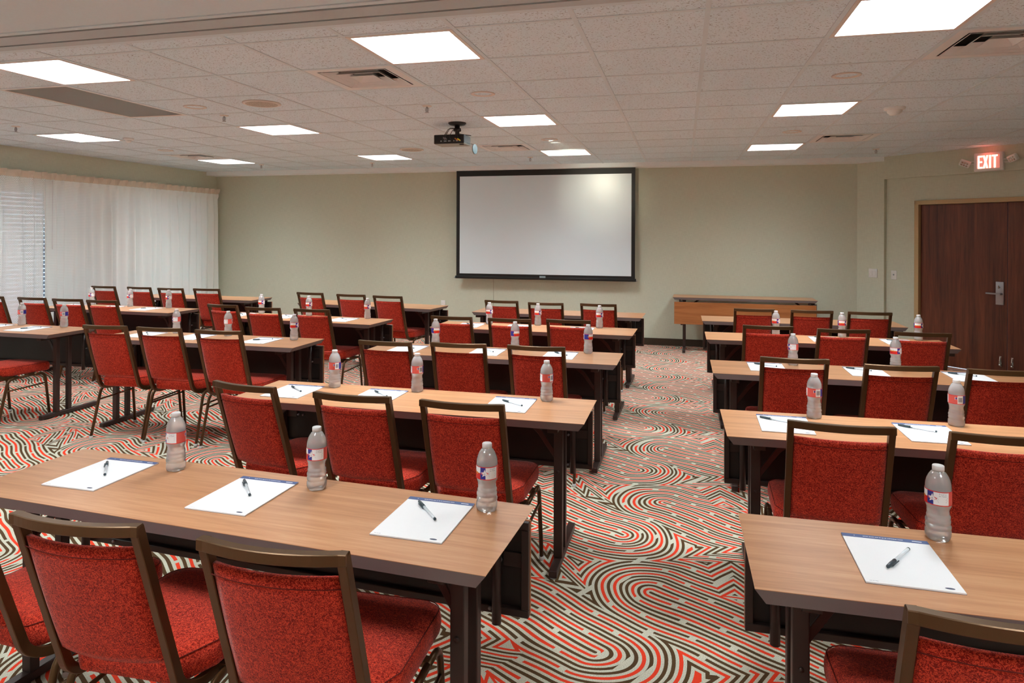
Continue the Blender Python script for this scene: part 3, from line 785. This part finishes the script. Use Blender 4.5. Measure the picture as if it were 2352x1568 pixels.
# id: (column, row from the screen, x of one end, which end (+1 right / -1 left), y of far edge there, rotation deg)
TABLES = {
 'M1': ('M', 5, -.444, 1, 2.070, -3.3), 'M2': ('M', 4, -.425, 1, 3.473, 0.0), 'M3': ('M', 3, -.410, 1, 4.900, -0.5), 'M4': ('M', 2, -.395, 1, 6.225, -1.5), 'M5': ('M', 1, -.388, 1, 7.480, -2.0),
 'R1': ('R', 5, .165, -1, 2.175, 0.5), 'R2': ('R', 4, .176, -1, 3.450, 0.8), 'R3': ('R', 3, .180, -1, 4.800, 0.0), 'R4': ('R', 2, .186, -1, 6.190, 0.0), 'R5': ('R', 1, .186, -1, 7.420, 0.0),
 'LB': ('L', 3, -2.796, 1, 4.940, 0.0), 'LC': ('L', 2, -2.790, 1, 6.270, -4.0), 'LF': ('L', 1, -2.700, 1, 7.655, -7.0),
 'LA': ('K', 3, -5.085, 1, 4.985, -1.0), 'LD': ('K', 2, -5.270, 1, 6.560, -2.0), 'LE': ('K', 1, -5.290, 1, 7.985, 0.0)}
tab0 = make_table(.055, .150); tabR = make_table(.135, .055); TABM = {}; used = set()
for k, (cn, row, xe, end, yb, rot) in TABLES.items():
    src = tabR if cn == 'R' else tab0
    t = copy_tree(src) if src in used else src; used.add(src)
    a = R(rot); cx = xe - end * math.cos(a) * TW / 2; cy = yb - end * math.sin(a) * TW / 2
    t.location = (cx, cy, 0); t.rotation_euler = (0, 0, a)
    tag(t, 'wood-topped training table, %s from the screen wall in the %s' % (ORD[row], COLNAME[cn]), 'table', 'training tables in rows')
    TABM[k] = Matrix.Translation((cx, cy, 0)) @ Matrix.Rotation(a, 4, 'Z')
t = copy_tree(tab0); t.rotation_euler = (0, 0, PI - .018); t.location = (.78, 9.512, 0)
tag(t, 'training table showing its wood modesty panel, standing against the screen wall', 'table', 'training tables in rows')

# ------------------------------------------------------------------ banquet chairs
CHT = .893
def make_chair():
    """local origin: floor below the top rail; +y is the way the sitter faces"""
    t = bpy.data.objects.new('banquet_chair', None); COL.objects.link(t)
    hw = .170
    bow = lambda x: -.026 * (1 - (x / hw) ** 2)
    f = MB()
    for sx in (-1, 1):
        f.sweep(fillet([(sx * hw, .0005, CHT - .006), (sx * hw, .150, .415), (sx * (hw + .006), .205, .382), (sx * (hw + .010), .30, .376)], .05, 6), .0225, .027, (0, 1, .35), rnd=.08)
    pts = [(-hw - .0106 + (2 * hw + .0212) * k / 20,) for k in range(21)]
    f.sweep([(x[0], bow(max(-hw, min(hw, x[0]))), CHT - .0135) for x in pts], .024, .027, rnd=.08)
    f.obj('back_frame', MAT['bronze'], t)
    # upholstered back, bowed with the rail
    pw, zt, zb = .160, .829, .492
    nx, nz = 12, 14; fr_, bk = {}, {}
    b = MB(); vs = []; fs = []
    cl = lambda z: (CHT - .004 - z) * .314
    for side in (0, 1):
        for j in range(nz + 1):
            for i in range(nx + 1):
                u = -1 + 2 * i / nx; v = j / nz
                x = pw * u; z = zt + (zb - zt) * v
                edge = min((1 - abs(u)) * pw, min(v, 1 - v) * (zt - zb)); rd = min(1.0, edge / .016); rd = math.sqrt(max(0, 1 - (1 - rd) ** 2))
                off = (-.013 * (.35 + .65 * rd) - .004 * math.sin(PI * v)) if side == 0 else (.030 * (.30 + .70 * rd) + .006 * (1 - u * u) * math.sin(PI * v))
                vs.append((x, cl(z) + bow(x * hw / pw) + off, z ))
    n1 = (nx + 1) * (nz + 1); idx = lambda s, i, j: s * n1 + j * (nx + 1) + i
    for j in range(nz):
        for i in range(nx):
            fs.append((idx(0, i, j), idx(0, i + 1, j), idx(0, i + 1, j + 1), idx(0, i, j + 1)))
            fs.append((idx(1, i, j), idx(1, i, j + 1), idx(1, i + 1, j + 1), idx(1, i + 1, j)))
    for i in range(nx):
        fs.append((idx(0, i, 0), idx(1, i, 0), idx(1, i + 1, 0), idx(0, i + 1, 0))); fs.append((idx(0, i, nz), idx(0, i + 1, nz), idx(1, i + 1, nz), idx(1, i, nz)))
    for j in range(nz):
        fs.append((idx(0, 0, j), idx(0, 0, j + 1), idx(1, 0, j + 1), idx(1, 0, j))); fs.append((idx(0, nx, j), idx(1, nx, j), idx(1, nx, j + 1), idx(0, nx, j + 1)))
    br = b.raw(vs, fs, 0, True).obj('backrest', MAT['fabric'], t)
    zz = zt - .024
    MB().sweep([(pw * (-1 + 2 * k / 12), cl(zz) + bow(hw * (-1 + 2 * k / 12)) - .0140, zz) for k in range(13)], .0026, .0026, sides=6).obj('seam', MAT['piping'], br)
    # seat cushion
    out = []
    def corner(cx, cy, r, a0, a1, n=5):
        for k in range(n + 1):
            a = R(a0 + (a1 - a0) * k / n); out.append((cx + r * math.cos(a), cy + r * math.sin(a)))
    corner(.142, .570, .063, 0, 90); corner(-.142, .570, .063, 90, 180)
    corner(-.180, .270, .025, 180, 220, 3); corner(-.135, .190, .030, 225, 270, 3); corner(.135, .190, .030, 270, 315, 3); corner(.180, .270, .025, 320, 360, 3)
    cx_, cy_ = 0, .39; n = len(out); vs, fs = [], []
    rings = [(.94, .392), (.985, .400), (1.0, .418), (1.0, .440), (.985, .458), (.94, .468), (.80, .474), (.45, .478)]
    for s_, z in rings:
        for (x, y) in out: vs.append((cx_ + (x - cx_) * s_, cy_ + (y - cy_) * s_, z + .006 - .012 * max(0, (y - .45)) / .18))
    for r_ in range(len(rings) - 1):
        for k in range(n): fs.append((r_ * n + k, r_ * n + (k + 1) % n, (r_ + 1) * n + (k + 1) % n, (r_ + 1) * n + k))
    fs.append(tuple(range(n - 1, -1, -1))); fs.append(tuple(range((len(rings) - 1) * n, len(rings) * n)))
    st = MB().raw(vs, fs, 0, True).obj('seat', MAT['fabric'], t)
    sm = [(cx_ + (x - cx_) * .975, cy_ + (y - cy_) * .975, .4700 - .012 * max(0, (y - .45)) / .18) for x, y in out]; sm.append(sm[0])
    MB().sweep(sm, .003, .003, sides=5).obj('seam', MAT['piping'], st)
    # legs: each side a bent tube hoop, split into rear leg, rail, front leg
    for sx in (-1, 1):
        rear = fillet([(sx * .222, .118, .012), (sx * .214, .212, .376), (sx * .210, .30, .380)], .05, 5)
        front = fillet([(sx * .210, .44, .380), (sx * .211, .545, .376), (sx * .218, .585, .012)], .05, 5)
        for pth in (rear, front):
            lg = MB().sweep(pth, .024, .020, (sx, 0, 0), sides=10).obj('leg', MAT['bronze'], t)
            gx, gy = (pth[0].x, pth[0].y) if pth is rear else (pth[-1].x, pth[-1].y)
            MB().lathe([(.013, 0), (.014, .006), (.0125, .020)], 12, gx, gy).obj('foot_glide', MAT['glide'], lg)
        MB().sweep([(sx * .210, .30, .380), (sx * .210, .44, .380)], .022, .022, sides=10).obj('seat_rail', MAT['bronze'], t)
        MB().sweep([(sx * .216, .188, .285), (sx * .213, .560, .290)], .014, .014, sides=8).obj('stretcher', MAT['bronze'], t)
    MB().box(-.210, .210, .285, .315, .374, .392, .002).box(-.210, .210, .44, .47, .374, .392, .002).obj('cross_bar', MAT['bronze'], t)
    return t
SEAT3 = ('curtain-side', 'central', 'door-side'); SEAT4 = ('first curtain-side', 'second', 'third', 'door-side')
# (table, seat words, x, y of the top rail, rotation deg)
CHAIRS = [('M1', 'curtain-side', -1.955, 1.37, -4), ('M1', 'central', -1.42, 1.335, 2), ('M1', 'door-side', -.88, 1.33, 2),
 ('M2', 'curtain-side', -1.95, 2.725, -9.5), ('M2', 'central', -1.38, 2.67, -1), ('M2', 'door-side', -.88, 2.66, 0),
 ('M3', 'curtain-side', -1.86, 4.05, 0), ('M3', 'central', -1.38, 4.10, 3), ('M3', 'door-side', -.88, 4.12, 0),
 ('M4', 'curtain-side', -1.885, 5.42, 0), ('M4', 'central', -1.38, 5.41, 1), ('M4', 'door-side', -.90, 5.46, -1),
 ('M5', 'curtain-side', -1.84, 6.87, -3), ('M5', 'central', -1.35, 6.78, 2), ('M5', 'door-side', -.82, 6.81, -2),
 ('LA', 'door-side', -5.56, 4.175, 0),
 ('LB', 'curtain-side', -4.19, 4.19, 4), ('LB', 'central', -3.72, 4.20, 3), ('LB', 'door-side', -3.21, 4.19, 3),
 ('LC', 'curtain-side', -4.335, 5.72, -7), ('LC', 'central', -3.81, 5.60, 0), ('LC', 'door-side', -3.30, 5.60, 0),
 ('LD', 'first curtain-side', -7.325, 5.80, 0), ('LD', 'second', -6.75, 5.80, 0), ('LD', 'third', -6.26, 5.78, 2), ('LD', 'door-side', -5.80, 5.76, 2),
 ('LE', 'first curtain-side', -7.325, 7.30, 0), ('LE', 'second', -6.77, 7.30, -2), ('LE', 'third', -6.27, 7.27, 2), ('LE', 'door-side', -5.78, 7.32, 3),
 ('LF', 'curtain-side', -4.255, 7.18, -7), ('LF', 'central', -3.68, 7.09, -3), ('LF', 'door-side', -3.20, 7.03, -5),
 ('R1', 'curtain-side', .585, 1.405, 1), 
 ('R2', 'curtain-side', .562, 2.71, -2), ('R2', 'central', 1.095, 2.70, 1),
 ('R3', 'curtain-side', .61, 4.10, 1), ('R3', 'central', 1.13, 4.02, 3), ('R3', 'door-side', 1.62, 4.02, 3),
 ('R4', 'curtain-side', .63, 5.51, 1), ('R4', 'central', 1.15, 5.46, 4), ('R4', 'door-side', 1.66, 5.42, 0),
 ('R5', 'curtain-side', .65, 6.75, 2), ('R5', 'central', 1.155, 6.76, 0), ('R5', 'door-side', 1.64, 6.75, 0)]
def where(k): cn, row = TABLES[k][:2]; return '%s table from screen wall, %s' % (ORD[row], COLNAME[cn])
ch0 = make_chair()
for n, (k, seat, x, y, rot) in enumerate(CHAIRS):
    c = ch0 if n == 0 else copy_tree(ch0)
    c.location = (x, y, 0); c.rotation_euler = (0, 0, R(rot))
    tag(c, 'red banquet chair at %s seat of %s' % (seat, where(k)), 'chair', 'red banquet chairs at the tables')

# ------------------------------------------------------------------ water bottles
BH = .205
def make_bottle():
    t = bpy.data.objects.new('water_bottle', None); COL.objects.link(t)
    prof = [(.0005, .004), (.018, .003), (.026, .0), (.0305, .004), (.0325, .012), (.0325, .026), (.0308, .0295), (.0306, .031), (.0322, .035), (.0320, .041), (.0304, .0445), (.0302, .046), (.0316, .050), (.0312, .055), (.0296, .0585), (.0294, .060),
            (.0302, .064), (.0292, .069), (.0276, .0725), (.0274, .074), (.0278, .078), (.0276, .083), (.0292, .089), (.0316, .0945), (.0325, .0985), (.0325, .120), (.0325, .1425), (.0322, .149), (.0312, .157), (.0286, .167), (.0240, .177), (.0182, .186), (.0140, .190), (.0135, .194)]
    def wav(a, z): return .0016 * math.cos(5 * a) * max(0, 1 - z / .02) if z < .02 else (.0006 * math.sin(3 * a + z * 200) if z < .10 else 0)
    MB().lathe(prof, 40, wav=wav).obj('body', MAT['bottle'], t)
    c = MB(); nseg = 48; vs, fs = [], []
    cprof = [(.0135, .190), (.0147, .1905), (.0147, .203), (.0138, .2045), (.0005, .205)]
    for (r, z) in cprof:
        for k in range(nseg):
            a = 2 * PI * k / nseg; q = r + (.0003 if (k % 2 and .19 < z < .204) else 0); vs.append((q * math.cos(a), q * math.sin(a), z))
    for i in range(len(cprof) - 1):
        for k in range(nseg): fs.append((i * nseg + k, i * nseg + (k + 1) % nseg, (i + 1) * nseg + (k + 1) % nseg, (i + 1) * nseg + k))
    c.raw(vs, fs, 0, True).obj('cap', MAT['cap'], t)
    # printed label: angle increases to the viewer's right when seen from outside
    rl, z0, z1 = .0330, .1010, .1400
    mats = [MAT['paper'], MAT['dark_ink'], MAT['red_ink'], MAT['yellow_ink'], MAT['grey_ink'], MAT['pink_panel'], MAT['blue_panel']]
    L = MB()
    def P(deg, z, r=rl): a = R(deg); return (r * math.cos(a), r * math.sin(a), z)
    def band(d0, d1, za, zb_, mi, r=rl):
        n = max(1, int(abs(d1 - d0) / 6)); vs = []; fs = []
        for k in range(n + 1):
            dd = d0 + (d1 - d0) * k / n; vs += [P(dd, za, r), P(dd, zb_, r)]
        for k in range(n): fs.append((2 * k, 2 * k + 2, 2 * k + 3, 2 * k + 1))
        L.raw(vs, fs, mi, True)
    zm = (z0 + z1) / 2
    a_, b_ = z0 + .0022, z1 - .0022
    band(0, 360, z0, a_, 2); band(0, 360, b_, z1, 2)
    band(0, 36, a_, b_, 6); band(36, 122, zm, b_, 0); band(36, 122, a_, zm, 2)
    band(122, 152, a_, b_, 6); band(152, 220, a_, b_, 0); band(220, 292, a_, b_, 5); band(292, 332, a_, b_, 0); band(332, 360, a_, b_, 6)
    lab = L.obj('label', mats, t)
    # print on the label
    pr = MB(); r2 = rl + .00025
    def onlabel(vs, fs, deg, z, mi, sx=1.0):
        pr.raw([P(deg + math.degrees(v.x * sx / rl), z + v.y, r2) for v in vs], fs, mi, False)
    v, f = text_mesh('Ozarka', .0165); onlabel(v, f, 66, zm, 2); 
    r2 += .0002; onlabel([Vector((q.x * .96, q.y * .82, 0)) for q in v], f, 66, zm, 3); r2 = rl + .00025
    # white star on the blue field with a red banner
    star = [Vector(((.0125 if k % 2 == 0 else .0052) * math.sin(PI * k / 5), (.0125 if k % 2 == 0 else .0052) * math.cos(PI * k / 5), 0)) for k in range(10)]
    onlabel(star, [tuple(range(10))], 147, zm, 0); 
    r2 += .0002; onlabel([Vector((.012 * math.cos(2 * PI * k / 16), .0042 * math.sin(2 * PI * k / 16), 0)) for k in range(16)], [tuple(range(16))], 147, zm, 2)
    v2, f2 = text_mesh('Ozarka', .0068); r2 += .0002; onlabel(v2, f2, 147, zm, 0); r2 = rl + .00025
    bx = lambda w, h: ([Vector((-w / 2, -h / 2, 0)), Vector((w / 2, -h / 2, 0)), Vector((w / 2, h / 2, 0)), Vector((-w / 2, h / 2, 0))], [(0, 1, 2, 3)])
    for k, (s_, w) in enumerate((('Proud to', .0075), ('be Texan', .0075))):
        v3, f3 = text_mesh(s_, .0052); onlabel(v3, f3, 192, z1 - .0065 - k * .0052, 4)
    for k in range(6):
        v3, f3 = bx(.026 - .003 * (k % 3), .0012); onlabel(v3, f3, 190, z1 - .0165 - k * .0024, 4)
    for k in range(9):
        v3, f3 = bx(.030 - .002 * (k % 2), .0009); onlabel(v3, f3, 248, z1 - .006 - k * .0029, 2)
    v3, f3 = bx(.011, .013); onlabel(v3, f3, 284, zm + .006, 0); r2 += .0001
    v3, f3 = bx(.006, .007); onlabel(v3, f3, 284, zm + .006, 6); r2 = rl + .00025
    for k in range(9):
        v3, f3 = bx(.0008 + .0006 * (k % 3 == 0), .020); onlabel(v3, f3, 300 + k * 3.2, zm, 1)
    pr.obj('print', mats, lab)
    return t
MAT['pink_panel'] = plain('label_red_panel', srgb(232, 96, 88), 0.5)
MAT['blue_panel'] = plain('label_blue_panel', srgb(44, 50, 150), 0.5)
# (table, seat words, x, y, label angle shown to the viewer)
BOTTLES = [('M1', 'curtain-side', -1.755, 2.037, 218), ('M1', 'central', -1.176, 2.003, 180), ('M1', 'door-side', -.581, 1.978, 160),
 ('M2', 'curtain-side', -1.861, 3.373, 290), ('M2', 'central', -1.384, 3.395, 275), ('M2', 'door-side', -.67, 3.369, 262),
 ('M3', 'curtain-side', -1.812, 4.82, 60), ('M3', 'central', -1.195, 4.825, 50), ('M3', 'door-side', -.654, 4.81, 30),
 ('M4', 'curtain-side', -1.768, 6.136, 110), ('M4', 'central', -1.307, 6.169, 105), ('M4', 'door-side', -.732, 6.147, 100),
 ('LA', 'central', -5.882, 4.93, 315), ('LA', 'door-side', -5.393, 4.92, 320),
 ('LB', 'curtain-side', -4.156, 4.864, 205), ('LB', 'central', -3.644, 4.853, 225), ('LB', 'door-side', -3.0, 4.80, 100),
 ('LC', 'curtain-side', -4.325, 6.33, 120), ('LC', 'central', -3.739, 6.30, 118), ('LC', 'door-side', -3.055, 6.21, 122),
 ('LD', 'curtain-side', -6.749, 6.53, 155), ('LD', 'central', -6.187, 6.51, 150), ('LD', 'door-side', -5.651, 6.50, 150),
 ('R1', 'curtain-side', .693, 2.104, 172), ('R2', 'curtain-side', .592, 3.373, 280), ('R2', 'central', 1.184, 3.403, 285),
 ('R3', 'curtain-side', .698, 4.723, 185), ('R3', 'central', 1.305, 4.74, 105), ('R4', 'curtain-side', .767, 6.13, 110), ('R4', 'central', 1.284, 6.13, 85), ('R4', 'door-side', 1.853, 6.13, 90)]
bo0 = make_bottle(); BPOS = {}
for n, (k, seat, x, y, ang) in enumerate(BOTTLES):
    b = bo0 if n == 0 else copy_tree(bo0)
    lp = TABM[k].inverted() @ Vector((x, y + .028, 0)); lp.y = min(lp.y, -.040); lp = TABM[k] @ lp; x, y = lp.x, lp.y
    BPOS[k, seat] = (x, y); b.location = (x, y, TH)
    view = math.degrees(math.atan2(-y, -x))          # direction from bottle to viewer
    b.rotation_euler = (0, 0, R(view - ang))
    tag(b, 'clear water bottle at %s place on %s' % (seat, where(k)), 'bottle', 'water bottles on the tables')

# ------------------------------------------------------------------ notepads and pens
def make_pad():
    t = bpy.data.objects.new('notepad', None); COL.objects.link(t)
    w, h = .108, .140
    MB().box(-w, w, -h, h, .0004, .0042, .0003).obj('pages', MAT['paper'], t)
    MB().box(-w - .0004, w + .0004, -h - .0004, h + .0004, 0, .0006).obj('backing', MAT['navy_ink'], t)
    hd = MB().box(-w - .0003, w + .0003, h - .020, h + .0006, .0040, .0047).box(-w - .0003, w + .0003, h, h + .0006, .0, .0047).obj('header_strip', MAT['blue_ink'], t)
    m = MB(); x = -.055; rnd = random.Random(2)
    while x < .045:
        q = rnd.uniform(.002, .005); m.box(x, x + q, h - .0115, h - .0088, .0047, .0049); x += q + rnd.choice((.0008, .0008, .0022))
    m.box(-.078, -.0755, h - .0115, h - .009, .0047, .0049); m.box(.068, .092, h - .0125, h - .0085, .0047, .0049)
    m.obj('lettering', MAT['white_ink'], hd)
    m = MB()
    m.raw([(.078 + .011 * math.cos(2 * PI * k / 20), -h + .014 + .0042 * math.sin(2 * PI * k / 20), .0043) for k in range(20)], [tuple(range(20))])
    em = m.obj('emblem', MAT['navy_ink'], t)
    m = MB(); x = -.098
    for q in (.006, .004, .007): m.box(x, x + q, -h + .008, -h + .0092, .0042, .0043); x += q + .0015
    m.obj('footer_line', MAT['grey_ink'], t)
    return t
def make_pen():
    """lies along local x, cap at -x"""
    t = bpy.data.objects.new('pen', None); COL.objects.link(t)
    r = .0042
    def rod(prof): # lathe along x
        m = MB().lathe([(a, b) for a, b in prof], 14)
        m.v = [(z, y, x + .0052) for (x, y, z) in m.v]; return m
    rod([(r, -.040), (r, .068), (.0040, .070)]).obj('barrel', MAT['barrel'], t)
    rod([(.0010, -.038), (.0010, .060)]).obj('ink_tube', MAT['grey_ink'], t)
    c = rod([(.0034, -.076), (.0045, -.074), (.0052, -.052), (.0052, -.026)]).obj('cap', MAT['pen_cap'], t)
    MB().box(-.060, -.018, -.0085, -.0056, .0034, .0062, .001).obj('clip', MAT['pen_cap'], c)
    rod([(.0043, .068), (.0043, .073), (.003, .0745)]).obj('end_plug', MAT['pen_cap'], t)
    return t
# (table, seat words, x, y, extra turn deg, pen dx, dy, pen direction deg)
PADS = [('M1', 'curtain-side', -1.970, 1.962, 0.5, -.015, .03, -48), ('M1', 'central', -1.369, 1.916, 0, -.02, .042, -48), ('M1', 'door-side', -.739, 1.891, 0, -.01, .043, -50),
 ('M2', 'curtain-side', -2.02, 3.245, 0, .0, .03, -40), ('M2', 'central', -1.50, 3.262, 0, .0, .03, -40), ('M2', 'door-side', -.829, 3.266, 0, .01, .01, -35),
 ('M3', 'curtain-side', -1.95, 4.68, 0, 0, .03, -45), ('M3', 'central', -1.36, 4.69, 0, 0, .03, -45), ('M3', 'door-side', -.83, 4.69, 0, 0, .03, -45),
 ('M4', 'curtain-side', -1.88, 6.02, 0, 0, .03, -45), ('M4', 'central', -1.44, 6.03, 0, 0, .03, -45), ('M4', 'door-side', -.88, 6.01, 0, 0, .03, -45),
 ('LA', 'central', -6.02, 4.79, 0, .02, .03, 40), ('LA', 'door-side', -5.58, 4.76, 0, .01, .02, 50),
 ('LB', 'curtain-side', -4.34, 4.74, 0, 0, .03, -45), ('LB', 'central', -3.86, 4.74, 0, 0, .03, -45), ('LB', 'door-side', -3.22, 4.72, 0, .0, .02, 30),
 ('LC', 'curtain-side', -4.45, 6.18, 0, 0, .03, -45), ('LC', 'central', -3.92, 6.15, 0, 0, .03, -45), ('LC', 'door-side', -3.24, 6.07, 0, 0, .03, -45),
 ('LD', 'curtain-side', -6.87, 6.42, 0, 0, .03, -45), ('LD', 'central', -6.33, 6.38, 0, 0, .03, -45), ('LD', 'door-side', -5.80, 6.36, 0, 0, .03, 30),
 ('R1', 'curtain-side', .556, 1.952, -.8, .002, .005, 56), ('R2', 'curtain-side', .447, 3.241, -1, -.03, .04, -30), ('R2', 'central', 1.02, 3.245, 0, -.03, .05, -30),
 ('R3', 'curtain-side', .52, 4.62, 0, 0, .04, -30), ('R3', 'central', 1.10, 4.61, 0, -.03, .05, -30), ('R3', 'door-side', 1.66, 4.60, 0, -.02, .05, -30),
 ('R4', 'curtain-side', .60, 5.98, 0, 0, .03, -30), ('R4', 'central', 1.12, 5.97, 0, 0, .05, -30), ('R4', 'door-side', 1.66, 5.97, 0, 0, .05, -30)]
pd0, pn0 = make_pad(), make_pen()
for n, (k, seat, x, y, tr, dx, dy, pdir) in enumerate(PADS):
    p = pd0 if n == 0 else copy_tree(pd0)
    rz = R(TABLES[k][5] * .4 + tr)
    if (k, seat) in BPOS:
        bx_, by_ = BPOS[k, seat]
        if y + .146 > by_ - .034: x = min(x, bx_ - .150)
    p.location = (x, y, TH); p.rotation_euler = (0, 0, rz)
    tag(p, 'white notepad at %s place on %s' % (seat, where(k)), 'notepad', 'notepads on the tables')
    q = pn0 if n == 0 else copy_tree(pn0)
    q.location = (x + dx, y + dy, TH + .0043); q.rotation_euler = (0, 0, R(pdir if k != 'R1' else pdir))
    tag(q, 'ballpoint pen on %s notepad of %s' % (seat, where(k)), 'pen', 'pens lying on the notepads')
